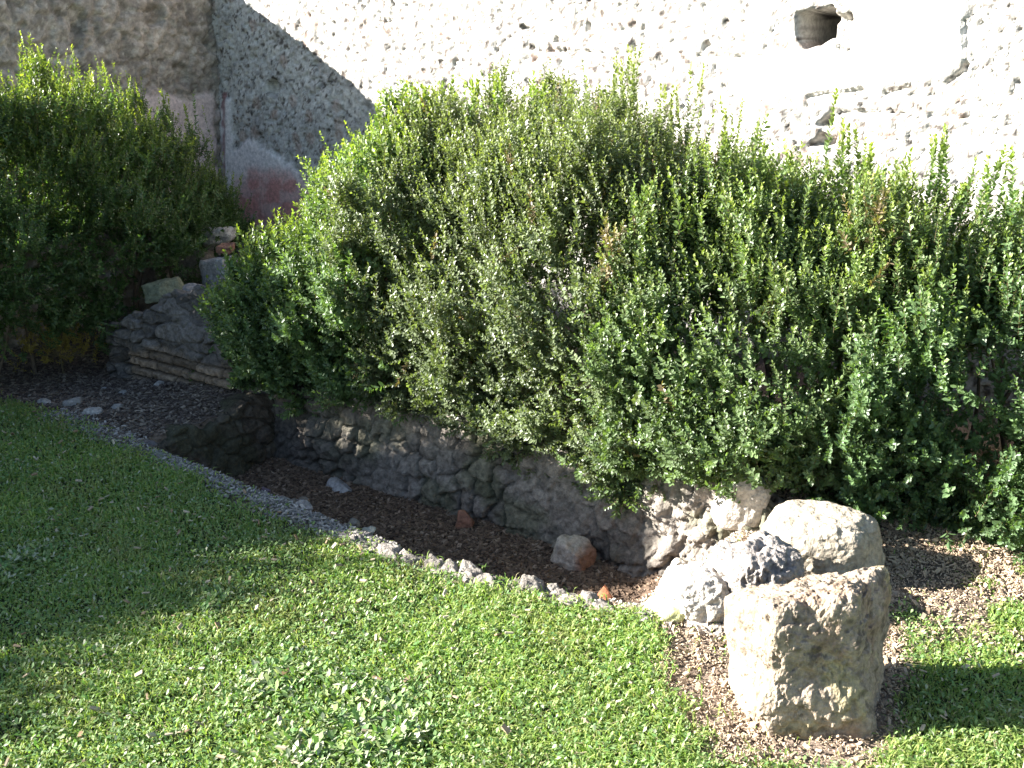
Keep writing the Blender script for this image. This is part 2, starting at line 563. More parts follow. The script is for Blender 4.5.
# profile: 0..0.62 face from below floor to top, 0.62..1 ledge running back under the shrubs
fz = np.clip(T / 0.68, 0, 1)
bk = np.clip((T - 0.68) / 0.32, 0, 1)
Z = -0.40 + (topz[:, None] + 0.40) * fz - 0.01 * bk
crumble = sstep(-2.0, -1.4, A)
NN = 3.275 - 0.10 * (1 - fz) * (0.6 + 0.8 * crumble) + 0.25 * bk
hgt, gap, cid = masonry(A * 9.5, (Z + bk * 0.25) * 12, 92)
mort = sstep(0.38, 0.62, 0.5 + 0.5 * fbm(A * 3.2, Z * 3.2, bk, 3, 97))
D = 0.042 * hgt * (1 - 0.75 * mort) + 0.014 * mort + 0.022 * fbm(A * 9, Z * 9, bk * 3, 3, 93) + 0.020 * fbm(A * 34, Z * 34, bk * 9, 4, 95, 0.68)
D = D + crumble * (0.05 * fbm(A * 5, Z * 5, bk * 2, 3, 94) + 0.05 * fbm(A * 16, Z * 16, bk * 5, 4, 99, 0.65))
bury = sstep(0.55, 1.0, bk)
v = W(A, NN - D * (1 - bk), Z + D * 0.9 * (bk > 0) * (1 - bury) - 0.08 * bury)
tone = (0.5 + 0.5 * fbm(A * 9, Z * 9, bk, 3, 96))
c = np.array([0.205, 0.178, 0.152]) * (0.5 + 0.8 * cid)[..., None] * (0.75 + 0.5 * tone)[..., None]
c = c + (np.array([0.085, 0.072, 0.06]) - c) * (0.85 * sstep(0.13, 0.02, gap) * (1 - 0.8 * mort))[..., None]
c = c + (np.array([0.225, 0.195, 0.165]) - c) * (0.65 * mort)[..., None]
moss = sstep(0.55, 0.75, 0.5 + 0.5 * fbm(A * 4, Z * 4, bk + 3, 3, 98)) * 0.5
c = c + (np.array([0.09, 0.10, 0.045]) - c) * moss[..., None]
c = c * (0.55 + 0.9 * (0.5 + 0.5 * fbm(A * 45, Z * 45, bk * 9, 3, 106, 0.6)))[..., None]
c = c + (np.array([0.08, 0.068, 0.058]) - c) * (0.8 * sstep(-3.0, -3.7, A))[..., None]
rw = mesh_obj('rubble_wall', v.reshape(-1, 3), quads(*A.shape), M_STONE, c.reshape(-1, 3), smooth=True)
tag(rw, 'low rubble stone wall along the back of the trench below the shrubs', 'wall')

na = np.arange(2.50, 3.32, 0.0080)
A, T = np.meshgrid(na, ts, indexing='ij')
topz = 0.0 + 0.06 * fbm(na * 7, 0 * na, 0 * na, 4, 101) + np.interp(na, [2.5, 2.62, 3.0, 3.3], [-0.10, -0.03, 0.01, 0.05])
fz = np.clip(T / 0.68, 0, 1)
bk = np.clip((T - 0.68) / 0.32, 0, 1)
Z = -0.38 + (topz[:, None] + 0.38) * fz
hgt, gap, cid = masonry((A + 7) * 8, Z * 10, 102)
D = 0.03 * hgt + 0.012 * fbm(A * 38, Z * 38, bk * 9, 4, 107, 0.65) + 0.03 * fbm(A * 9, Z * 9, bk * 3, 4, 103)
v = W(-3.87 + 0.05 * (1 - fz) + D * (1 - bk) - 0.3 * bk, A, Z + 0.6 * D * (bk > 0) * (1 - bk) - 0.08 * bk * bk)
tone = (0.5 + 0.5 * fbm(A * 9, Z * 9, bk, 3, 104))
c = np.array([0.085, 0.07, 0.056]) * (0.6 + 0.8 * tone)[..., None] * (0.7 + 0.5 * cid)[..., None]
c = c + (np.array([0.060, 0.062, 0.035]) - c) * (0.6 * sstep(0.45, 0.65, 0.5 + 0.5 * fbm(A * 4, Z * 3, bk, 3, 105)))[..., None]
ew = mesh_obj('rubble_wall', v.reshape(-1, 3), quads(*A.shape)[:, ::-1], M_STONE, c.reshape(-1, 3), smooth=True)
tag(ew, 'dark mossy end wall closing the left end of the trench', 'wall')


# ------------------------------------------------------------------ stones
def norm3(a):
    return a / np.linalg.norm(a)


def cube_surface(r):
    t = np.linspace(-1, 1, r)
    a, b = np.meshgrid(t, t, indexing='ij')
    o = np.ones_like(a)
    fs, vs, base = [], [], 0
    for p in ((a, b, o), (b, a, -o), (o, a, b), (-o, b, a), (b, o, a), (a, -o, b)):
        vs.append(np.stack(p, -1).reshape(-1, 3))
        fs.append(quads(r, r) + base)
        base += r * r
    v = np.concatenate(vs)
    f = np.concatenate(fs)
    key = np.round(v * 1e4).astype(np.int64)
    _, idx, inv = np.unique(key, axis=0, return_index=True, return_inverse=True)
    return v[idx], inv.reshape(-1)[f]


def stone(name, label, cat, r, shape, seed, col, mat=None, corners=None, size=None, loc=None, rot=0, tilt=(0, 0), amp=0.02, freq=8, pit=0.0, pfreq=30,
          power=5.0, group=None, colfun=None, parent=None, facets=0):
    """a lump grown from a rounded cube: either eight given corners or size + position; noise roughens it"""
    v, f = cube_surface(r)
    q = v / (np.sum(np.abs(v) ** power, axis=1, keepdims=True) ** (1 / power))
    if corners is not None:
        cs = np.array([W(*c) for c in corners])          # bottom fl, fr, br, bl, then top
        x, y, z = [(q[:, i:i + 1] + 1) / 2 for i in range(3)]
        bot = cs[0] * (1 - x) * (1 - y) + cs[1] * x * (1 - y) + cs[2] * x * y + cs[3] * (1 - x) * y
        top = cs[4] * (1 - x) * (1 - y) + cs[5] * x * (1 - y) + cs[6] * x * y + cs[7] * (1 - x) * y
        p = bot * (1 - z) + top * z
        ctr = cs.mean(0)
        loc = np.array([ctr[0], ctr[1], cs[:4, 2].min()])
    else:
        p = q * np.array(size) / 2
        ca, sa = math.cos(tilt[0]), math.sin(tilt[0])
        p = p @ np.array([[1, 0, 0], [0, ca, sa], [0, -sa, ca]])
        ca, sa = math.cos(tilt[1]), math.sin(tilt[1])
        p = p @ np.array([[ca, 0, -sa], [0, 1, 0], [sa, 0, ca]])
        ca, sa = math.cos(rot), math.sin(rot)
        p = p @ np.array([[ca, sa, 0], [-sa, ca, 0], [0, 0, 1]])
        p = p + np.asarray(loc)
        ctr = np.asarray(loc, float)
    dirn = p - ctr
    dirn = dirn / (np.linalg.norm(dirn, axis=1, keepdims=True) + 1e-9)
    if facets:
        rf = np.random.default_rng(seed + 5)
        ext = np.abs(p - ctr).max()
        for _ in range(facets):
            nk = norm3(rf.normal(0, 1, 3))
            h = (p - ctr) @ nk
            lim = h.max() * rf.uniform(0.62, 0.85)
            p = p - np.maximum(0, h - lim)[:, None] * nk * 0.92
    s = p * freq
    d = amp * fbm(s[:, 0], s[:, 1], s[:, 2], 6, seed, 0.62)
    pn = fbm(p[:, 0] * pfreq, p[:, 1] * pfreq, p[:, 2] * pfreq, 3, seed + 30)
    if pit:
        d = d - pit * sstep(0.15, 0.45, pn)
    p = p + dirn * d[:, None]
    t = 0.5 + 0.5 * fbm(p[:, 0] * 9, p[:, 1] * 9, p[:, 2] * 9, 4, seed + 50)
    c = np.asarray(col)[None, :] * (0.72 + 0.56 * t)[:, None]
    if colfun:
        c = colfun(p, c, t)
    o = mesh_obj(name, p, f, mat or M_STONE, c, parent, loc=loc, smooth=True)
    if label:
        tag(o, label, cat, group)
    return o


def block_col(p, c, t):
    n1 = 0.5 + 0.5 * fbm(p[:, 0] * 14, p[:, 1] * 14, p[:, 2] * 8, 4, 301)
    c = c + (np.array([0.22, 0.15, 0.10]) - c) * (0.7 * sstep(0.5, 0.75, n1))[:, None]
    n2 = 0.5 + 0.5 * fbm(p[:, 0] * 7, p[:, 1] * 7, p[:, 2] * 7, 3, 302)
    c = c + (np.array([0.40, 0.37, 0.10]) - c) * (0.3 * sstep(0.58, 0.7, n2))[:, None] * 0.6
    n3 = fbm(p[:, 0] * 40, p[:, 1] * 40, p[:, 2] * 40, 2, 303)
    return c * (1 - 0.45 * sstep(0.25, 0.5, n3))[:, None]


stone('stone_block', 'large rough tan tufa block with yellow lichen, nearest of the stones', 'stone', 110, None, 201, (0.28, 0.225, 0.17), M_TUFA,
      corners=[(-0.75, 2.125, -0.05), (-0.525, 2.285, -0.05), (-0.585, 2.62, -0.05), (-0.935, 2.31, -0.05),
               (-0.760, 2.135, 0.37), (-0.600, 2.265, 0.415), (-0.605, 2.60, 0.345), (-0.985, 2.36, 0.245)],
      amp=0.034, freq=11, pit=0.008, pfreq=46, power=11, colfun=block_col)
stone('boulder', 'smooth pale tan boulder lying between the tufa block and the shrubs', 'stone', 48, None, 211, (0.36, 0.31, 0.24), M_STONE,
      corners=[(-1.14, 2.90, -0.05), (-0.80, 3.02, -0.05), (-0.74, 3.28, -0.05), (-1.16, 3.20, -0.05),
               (-1.12, 2.90, 0.20), (-0.81, 2.98, 0.20), (-0.78, 3.24, 0.235), (-1.14, 3.16, 0.235)], amp=0.03, freq=6, pit=0.006, power=3.6)
stone('lava_stone', 'dark grey porous stone wedged between the tufa block and pale boulder', 'stone', 56, None, 221, (0.26, 0.23, 0.205), M_TUFA,
      size=(0.27, 0.25, 0.28), loc=W(-1.03, 2.72, 0.09), rot=0.4, amp=0.05, freq=7, pit=0.016, pfreq=42, power=2.8)
stone('mortar_lump', 'pale crumbling mortar lump left of the dark porous stone', 'stone', 44, None, 231, (0.44, 0.40, 0.35), M_TUFA,
      size=(0.26, 0.24, 0.20), loc=W(-1.16, 2.64, 0.03), rot=0.2, amp=0.05, freq=9, pit=0.012, pfreq=36, power=2.6)
stone('stone', 'white upright stone half under the shrub, behind the pale boulder', 'stone', 36, None, 241, (0.42, 0.38, 0.33), M_STONE,
      size=(0.19, 0.15, 0.24), loc=W(-1.31, 3.26, 0.11), rot=-0.2, tilt=(0.1, 0.3), amp=0.03, freq=7, power=3.2)
stone('stone', 'small rounded white stone at the right end of the trench floor', 'stone', 18, None, 251, (0.52, 0.47, 0.40), M_STONE,
      size=(0.07, 0.06, 0.08), loc=W(-1.44, 3.05, -0.12), amp=0.01, freq=14, facets=9, power=2.6)
stone('stone', 'mossy flat stone at the near right corner of the trench', 'stone', 26, None, 261, (0.40, 0.40, 0.20), M_STONE,
      size=(0.17, 0.14, 0.10), loc=W(-1.235, 2.55, 0.0), amp=0.02, freq=9, facets=9, power=3)


def rust_side(p, c, t):
    u, n = UN(p)
    return c + (np.array([0.20, 0.085, 0.045]) - c) * (0.85 * sstep(-1.92, -1.87, u + 0.02 * t))[:, None]


stone('stone', 'pale stone with rusty red right side on the trench floor by the rubble wall', 'stone', 34, None, 271, (0.40, 0.35, 0.29), M_STONE,
      size=(0.20, 0.13, 0.16), loc=W(-1.955, 3.13, -0.255), rot=-0.5, tilt=(0, 0.15), amp=0.03, freq=9, facets=9, power=3.4, colfun=rust_side)
stone('stone', 'long pale grey stone lying in the shaded trench near its left end', 'stone', 26, None, 281, (0.36, 0.34, 0.33), M_STONE,
      size=(0.20, 0.08, 0.06), loc=W(-3.28, 3.12, -0.275), rot=-0.9, amp=0.02, freq=10, facets=9, power=3)
stone('stone', 'small white flat stone on the dark mulch in mid trench', 'stone', 16, None, 291, (0.50, 0.47, 0.44), M_STONE,
      size=(0.075, 0.055, 0.04), loc=W(-2.58, 2.78, -0.285), rot=0.2, amp=0.01, freq=14, facets=9, power=2.8)
stone('stone', 'reddish stone fragment at the foot of the rubble wall', 'stone', 18, None, 296, (0.24, 0.12, 0.08), M_STONE,
      size=(0.09, 0.07, 0.10), loc=W(-2.52, 3.13, -0.25), rot=0.2, amp=0.015, freq=12, facets=9, power=3)
stone('stone', 'flat brown stone half sunk in the trench mulch below the rusty stone', 'stone', 18, None, 298, (0.22, 0.17, 0.13), M_STONE,
      size=(0.11, 0.07, 0.035), loc=W(-1.90, 2.88, -0.29), rot=-0.4, amp=0.012, freq=12, facets=9, power=3)
# curved roof-tile shard standing at the trench edge
ph = np.linspace(-0.7, 0.7, 14)
hh = np.linspace(0, 0.13, 10)
P_, H_ = np.meshgrid(ph, hh, indexing='ij')
cut = 1 - 0.45 * np.abs(np.sin(P_ * 1.4 + 0.5))
base = W(-1.47, 2.60, -0.19)
rows = []
for rr in (0.075, 0.062):
    rows.append(np.stack([base[0] + rr * np.sin(P_), base[1] - rr * np.cos(P_) + 0.06, base[2] + H_ * cut * 1.5], -1).reshape(-1, 3))
vv = np.concatenate(rows)
fq = quads(14, 10)
nn = 140
rim = []
idx = np.arange(140).reshape(14, 10)
loop = list(idx[:, 0]) + list(idx[-1, 1:]) + list(idx[::-1, -1][1:]) + list(idx[0, ::-1][1:-1])
for a_, b_ in zip(loop, loop[1:] + loop[:1]):
    rim.append([a_, b_, b_ + nn, a_ + nn])
tl = mesh_obj('tile_shard', vv, np.concatenate([fq, fq[:, ::-1] + nn, np.array(rim)]), M_BRICK, np.tile([0.36, 0.15, 0.08], (280, 1)), None, loc=base, smooth=False)
tag(tl, 'orange terracotta tile shard standing inside the near trench edge', 'tile')

# stones and mortar crumbs edging the near side of the trench
for i in range(190):
    fr = i / 189.0
    u = -4.6 + fr * 3.36 + rng.normal(0, 0.02)
    big = u > -2.3
    s = rng.uniform(0.016, 0.05) if not big else rng.uniform(0.02, 0.07)
    if rng.random() < 0.12:
        s *= 1.4
    n = float(edge_n(u)) + (rng.normal(0.0, 0.045) if not big else rng.normal(-0.01, 0.02))
    gcol = np.array([0.215, 0.19, 0.17]) * rng.uniform(0.45, 1.4) + rng.normal(0, 0.012, 3)
    stone('edge_stone', 'irregular pale stone in the crumbled edging between lawn and trench', 'stone', 10 if s < 0.05 else 18, None, 400 + i, gcol, M_TUFA,
          size=(s * rng.uniform(1, 1.6), s * rng.uniform(0.7, 1.1), s * rng.uniform(0.5, 0.8)), loc=W(u, n, -0.004 - (0.014 if big else 0.008) + 0.04 * s + float(gz(u, min(n, float(edge_n(u)) + 0.03)))),
          rot=ANG + rng.normal(0, 0.6), tilt=tuple(rng.normal(0, 0.25, 2)), amp=s * 0.22, freq=1.6 / s, pit=s * 0.04, pfreq=5 / s, power=rng.uniform(2.6, 5), facets=6,
          group='stones edging the near side of the trench')

# crumbled top of the mortar wall that lines the near side of the trench
ea = np.arange(-2.5, -1.18, 0.008)
et = np.linspace(0, 1, 40)
A, T = np.meshgrid(ea, et, indexing='ij')
wid = 0.055 * sstep(-2.5, -2.2, ea)[:, None] * (1 + 0.5 * fbm(A * 7, 0 * A, 0 * A, 3, 111)) + 0.02
NN = edge_n(A) - 0.055 + 0.03 * fbm(A * 9, 0 * A, 0 * A + 2, 3, 112) + wid * np.clip(T / 0.7, 0, 1)
f1, gap, cid = worley(A * 13, NN * 13, 113)
Z = gz(A, np.minimum(NN, edge_n(A))) - 0.034 + 0.05 * sstep(0, 0.25, T) + 0.03 * (sstep(0, 0.2, gap) * cid - 0.4) + 0.022 * fbm(A * 22, NN * 22, 0 * A, 4, 114) - 0.33 * np.clip((T - 0.7) / 0.3, 0, 1)
tone = 0.5 + 0.5 * fbm(A * 12, NN * 12, Z * 12, 4, 115)
c = np.array([0.20, 0.178, 0.155]) * (0.35 + 1.1 * tone)[..., None]
fw_ = mesh_obj('rubble_wall', W(A, NN, Z).reshape(-1, 3), quads(*A.shape), M_TUFA, c.reshape(-1, 3), smooth=True)
tag(fw_, 'crumbled mortar wall top along the near lip of the trench beside the lawn', 'wall')

# stones lying on the dark path at the left
for i, (px, py, s) in enumerate([(118, 420, .10), (45, 408, .09), (75, 412, .12), (150, 377, .08), (95, 425, .11), (30, 395, .05), (125, 400, .06), (20, 405, .06), (60, 392, .04), (105, 390, .05), (160, 392, .09), (178, 385, .05)]):
    d = FWD + np.array([1., 0, 0]) * (px - 512) / 1005 + UPV * (384 - py) / 1005
    p = EYE + d * ((-0.07 - EYE[2]) / d[2])
    u, n = UN(p)
    stone('path_stone', 'grey broken stone lying on the shaded path left of the trench', 'stone', 14, None, 600 + i, np.array([0.34, 0.32, 0.30]) * rng.uniform(0.7, 1.15), M_STONE,
          size=(s * 0.85, s * 0.6, s * 0.5), loc=W(u, n, float(gz(u, n)) + 0.06 * s), rot=rng.uniform(0, 3), facets=6, amp=s * 0.2, freq=1.2 / s, power=3,
          group='stones on the left path')

# ------------------------------------------------------------------ brick masonry stub and rubble by the corner
root = thing('masonry_stub', 'shaded stub of old wall with exposed thin brick courses beside left shrub', 'masonry', W(-4.9, 3.35, -0.12))


def stub_col(p, c, t):
    n2 = fbm(p[:, 0] * 5, p[:, 1] * 5, p[:, 2] * 18, 3, 702)
    return c * (0.8 + 0.4 * sstep(-0.2, 0.3, n2))[:, None]


def part_stone(**k):
    o = stone(k.pop('name'), None, None, k.pop('r'), None, k.pop('seed'), k.pop('col'), parent=root, **k)
    # vertices were built relative to the stone: move them under the root
    return o


def under_root(o, loc):
    o.location = Vector(loc) - root.location


def corners_loc(cs):
    cs = np.array([W(*c) for c in cs])
    return np.array([*cs.mean(0)[:2], cs[:4, 2].min()])


cs = [(-5.50, 3.30, -0.2), (-4.30, 3.31, -0.1), (-4.25, 3.9, -0.1), (-5.35, 3.9, -0.2), (-5.15, 3.50, 0.24), (-4.34, 3.48, 0.42), (-4.30, 3.8, 0.55), (-4.95, 3.8, 0.48)]
o = stone('core', None, None, 90, None, 701, (0.19, 0.175, 0.165), M_STONE, corners=cs, amp=0.10, freq=7, pit=0.03, pfreq=20, power=7, facets=5, colfun=stub_col, parent=root)
under_root(o, corners_loc(cs))
# front face: thin brick courses below, broken rubble above, one continuous sheet
fa = np.arange(-5.56, -4.16, 0.0060)
ft = np.linspace(0, 1, 150)
A, T = np.meshgrid(fa, ft, indexing='ij')
topz = np.interp(fa, [-5.56, -5.4, -5.2, -5.0, -4.8, -4.6, -4.45, -4.16], [-0.06, 0.08, 0.22, 0.33, 0.44, 0.47, 0.53, 0.58]) + 0.07 * fbm(fa * 7, 0 * fa, 0 * fa, 4, 731, 0.6)
fz, bk = np.clip(T / 0.8, 0, 1), np.clip((T - 0.8) / 0.2, 0, 1)
Z = -0.16 + (topz[:, None] + 0.16) * fz
rowz = (Z + 0.16 + 0.006 * fbm(A * 4, Z * 4, 0 * A, 2, 732)) / 0.056
ri = np.floor(rowz)
shift = _h(ri, 0 * ri, 0 * ri, 733) * 3
bl = A / 0.215 + shift + 0.05 * fbm(A * 9, ri, 0 * A, 2, 734)
bi = np.floor(bl)
jz = np.minimum(rowz - ri, 1 - rowz + ri) * 0.056
ju = np.minimum(bl - bi, 1 - bl + bi) * 0.215
joint = np.minimum(jz, ju) + 0.004 * fbm(A * 50, Z * 50, 0 * A, 3, 735)
bid = _h(bi, ri, 0 * bi, 736)
brick = sstep(0.004, 0.012, joint) * (0.55 + 0.45 * bid)
hgt, gap, cid = masonry(A * 5.5, Z * 15, 741, 1.6)
mo = sstep(0.40, 0.60, 0.5 + 0.5 * fbm(A * 3.5, Z * 4.5, 0 * A, 3, 746))
hgt = hgt * (1 - 0.75 * mo) + 0.35 * mo
gap = gap + 0.2 * mo
isb = sstep(0.03, -0.03, Z - 0.13 - 0.05 * fbm(A * 5, 0 * A, 0 * A, 2, 742)) * sstep(-5.10, -5.02, A)
D = isb * 0.035 * brick + (1 - isb) * 0.042 * hgt + 0.020 * fbm(A * 26, Z * 26, bk * 6, 5, 743, 0.68) + 0.03 * (1 - isb) * fbm(A * 8, Z * 8, bk * 3, 3, 744)
NN = 3.265 + 0.20 * np.clip(Z - 0.12, 0, 1) + 0.30 * sstep(-5.25, -5.58, A) + 0.35 * bk
c = (np.array([0.21, 0.165, 0.125]) * (0.6 + 0.7 * bid)[..., None]) * isb[..., None] + (np.array([0.125, 0.115, 0.107]) * (0.55 + 0.8 * cid)[..., None]) * (1 - isb)[..., None]
jd = isb * (1 - sstep(0.003, 0.010, joint)) + (1 - isb) * sstep(0.12, 0.02, gap) * 0.8
c = c + (np.array([0.035, 0.03, 0.026]) - c) * (0.9 * jd)[..., None]
c = c * (0.6 + 0.8 * (0.5 + 0.5 * fbm(A * 25, Z * 25, bk, 4, 745, 0.6)))[..., None]
mesh_obj('brick_facing', W(A, NN - D * (1 - bk), Z + 0.5 * D * (bk > 0) - 0.1 * bk).reshape(-1, 3), quads(*A.shape), M_STONE, c.reshape(-1, 3), root, loc=root.location, smooth=True)

for i, (lab, px, py, n0, size, colr, tl_) in enumerate([
        ('pale squared stone at the top of the rubble below the painted corner', 218, 238, 4.25, (0.24, 0.2, 0.13), (0.46, 0.43, 0.41), 0.1),
        ('grey upright slab in the gap between the two dark shrub masses', 222, 276, 4.0, (0.24, 0.16, 0.32), (0.32, 0.31, 0.31), 0.05),
        ('small reddish stone on top of the grey upright slab', 226, 248, 4.05, (0.11, 0.1, 0.07), (0.28, 0.15, 0.11), 0.1),
        ('rough brown stone left of the grey upright slab', 195, 262, 4.2, (0.26, 0.22, 0.2), (0.24, 0.21, 0.18), 0.2),
        ('rounded grey stone resting on the right end of the masonry stub', 197, 298, 3.6, (0.17, 0.15, 0.15), (0.28, 0.26, 0.25), 0.1),
        ('mossy flat stone resting on the middle of the masonry stub', 166, 288, 3.6, (0.3, 0.2, 0.12), (0.19, 0.20, 0.14), 0.1)]):
    uu, zz = px_on_n(px, py, n0)
    stone('stone', lab, 'stone', 24, None, 800 + i, colr, M_STONE, size=size, loc=W(uu, n0, zz), rot=ANG + 0.2 * i, tilt=(tl_, -tl_), amp=0.03, freq=9, power=5, facets=8)
# rubble bank carrying those stones
cs = [(-5.9, 3.85, -0.2), (-4.6, 3.75, -0.2), (-4.6, 5.1, -0.2), (-6.3, 5.1, -0.2), (-5.65, 4.05, 0.25), (-4.8, 3.95, 0.28), (-4.9, 5.1, 0.55), (-6.1, 5.1, 0.5)]
stone('rubble_bank', 'shaded bank of earth and rubble below the painted corner', 'rubble', 60, None, 821, (0.22, 0.19, 0.16), M_STONE, corners=cs, amp=0.2, freq=4, pit=0.02, pfreq=14, power=4)


# ------------------------------------------------------------------ foliage
def norm(a):
    return a / (np.linalg.norm(a, axis=-1, keepdims=True) + 1e-9)


def sprigs(base, axis, length, leaf_l, leaf_w, spacing, cols, tipcol, tipness, rs, alpha=0.95, bend=0.25):
    """leafy twigs: opposite, crossed pairs of folded leaves along a bending stem"""
    S = len(base)
    K = int(np.ceil(length.max() / spacing)) * 2
    k = np.arange(K)
    t = (k // 2)[None, :] * spacing + spacing * 0.6 + rs.normal(0, 0.002, (S, K))
    use = t < length[:, None]
    fr = t / length[:, None]
    ref = np.where(np.abs(axis[:, 2:3]) > 0.9, np.array([[1., 0, 0]]), np.array([[0, 0, 1.]]))
    b = norm(np.cross(axis, ref))
    c = np.cross(b, axis)
    up = np.array([0, 0, 1.0])
    pos = base[:, None, :] + axis[:, None, :] * t[..., None] + up * (bend * t ** 2 / length[:, None])[..., None]
    phi = (k % 2) * math.pi + (k // 2) * (math.pi / 2) + rs.uniform(0, 6.28, S)[:, None] + rs.normal(0, 0.35, (S, K))
    rad = b[:, None, :] * np.cos(phi)[..., None] + c[:, None, :] * np.sin(phi)[..., None]
    al = (alpha * (1 - 0.45 * fr ** 2) + rs.normal(0, 0.22, (S, K)))[..., None]
    ax = norm(axis[:, None, :] + up * (2 * bend * t / length[:, None])[..., None])
    d = norm(ax * np.cos(al) + rad * np.sin(al))
    s = norm(np.cross(d, ax) + rs.normal(0, 0.25, (S, K, 3)))
    nrm = np.cross(s, d)
    sz = (1 - 0.4 * fr ** 3) * rs.uniform(0.7, 1.25, (S, K)) * rs.uniform(0.7, 1.2, (S, 1))
    L = (leaf_l * sz)[..., None]
    Wd = (leaf_w * sz)[..., None] * 0.5
    up1, up2 = nrm * 0.22 * Wd, nrm * 0.05 * L
    v = np.stack([pos, pos + d * L * 0.30 + s * Wd * 0.9 + up1, pos + d * L * 0.72 + s * Wd * 0.85 + up1 - up2, pos + d * L - up2 * 2,
                  pos + d * L * 0.72 - s * Wd * 0.85 + up1 - up2, pos + d * L * 0.30 - s * Wd * 0.9 + up1], 2)
    young = np.clip(fr ** 3 * tipness[:, None], 0, 1)[..., None]
    cc = cols[:, None, :] * (1 - young) + tipcol * young
    cc = cc * rs.uniform(0.75, 1.25, (S, K, 1))
    v = v[use].reshape(-1, 3)
    cc = np.repeat(cc[use], 6, axis=0)
    m = len(v) // 6
    i = np.arange(m)[:, None] * 6
    f = np.concatenate([i + np.array([q]) for q in ([0, 1, 2], [0, 2, 3], [0, 3, 4], [0, 4, 5])])
    # stems as thin three-sided strips
    e = base + axis * length[:, None] + up * (bend * length)[:, None]
    mid = base + axis * (length * 0.5)[:, None] + up * (bend * length * 0.25)[:, None]
    w = 0.0016
    sv = np.stack([base + b * w, base - b * w, mid + b * w * 0.8, mid - b * w * 0.8, e], 1).reshape(-1, 3)
    j = np.arange(S)[:, None] * 5 + len(v)
    sf = np.concatenate([j + np.array([[0, 1, 3]]), j + np.array([[0, 3, 2]]), j + np.array([[2, 3, 4]])])
    sc = np.tile(np.array([0.12, 0.09, 0.05]), (len(sv), 1))
    return np.concatenate([v, sv]), np.concatenate([f, sf]), np.concatenate([cc, sc])


def tubes(paths, sides=6):
    vs, fs, base = [], [], 0
    for pts, rad in paths:
        pts = np.asarray(pts, float)
        m = len(pts)
        tg = norm(np.gradient(pts, axis=0))
        b = norm(np.cross(tg, np.array([0.3, 0.2, 1.0])))
        c = np.cross(tg, b)
        a = np.linspace(0, 2 * math.pi, sides, endpoint=False)
        ring = pts[:, None, :] + (b[:, None, :] * np.cos(a)[None, :, None] + c[:, None, :] * np.sin(a)[None, :, None]) * np.asarray(rad)[:, None, None]
        vs.append(ring.reshape(-1, 3))
        i = np.arange(m - 1)[:, None] * sides
        j = np.arange(sides)[None, :]
        fs.append(np.stack([i + j, i + (j + 1) % sides, i + sides + (j + 1) % sides, i + sides + j], -1).reshape(-1, 4) + base)
        base += m * sides
    return np.concatenate(vs), np.concatenate(fs)


PROF = np.array([(0.24, 0.0), (0.08, 0.10), (0.01, 0.26), (0.0, 0.45), (0.03, 0.64), (0.14, 0.82), (0.34, 0.95), (0.60, 1.0), (0.90, 0.95), (1.1, 0.78), (1.18, 0.5)])


def shrub_points(S, along0, along1, front_f, top_f, bot_f, rs, pocket_seed, depth=0.30, pocket=0.22, prof=PROF, lumpk=1.0):
    """points and outward directions in (along, out, z); 'out' grows away from the viewer side"""
    a = rs.uniform(along0, along1, S)
    zt, zb, fr = top_f(a), bot_f(a), front_f(a)
    s = rs.uniform(0, len(prof) - 1.001, S)
    i = s.astype(int)
    w = s - i
    p0, p1 = prof[i], prof[i + 1]
    o = p0[:, 0] * (1 - w) + p1[:, 0] * w
    zf = p0[:, 1] * (1 - w) + p1[:, 1] * w
    z = zb + zf * (zt - zb)
    dt = (p1 - p0) * np.stack([np.ones(S), (zt - zb)], -1)
    nrm = norm(np.stack([-dt[:, 1], dt[:, 0]], -1))        # points outward: (-out, up)
    lump = 0.05 + 0.16 * fbm(a * 2.2, o * 2.2, z * 2.2, 2, pocket_seed) + 0.17 * fbm(a * 6.5, o * 6.5, z * 4.5, 2, pocket_seed + 3)
    inset = rs.random(S) ** 1.6 * depth
    disp = lump * lumpk - inset
    out = fr + o + nrm[:, 0] * disp
    z = z + nrm[:, 1] * disp
    pk = fbm(a * 4.5, o * 4.5, z * 3.0, 2, pocket_seed + 7)
    keep = (pk > -pocket) | (rs.random(S) < 0.2) | (inset > 0.2)
    return a[keep], out[keep], z[keep], nrm[keep], inset[keep], zf[keep]


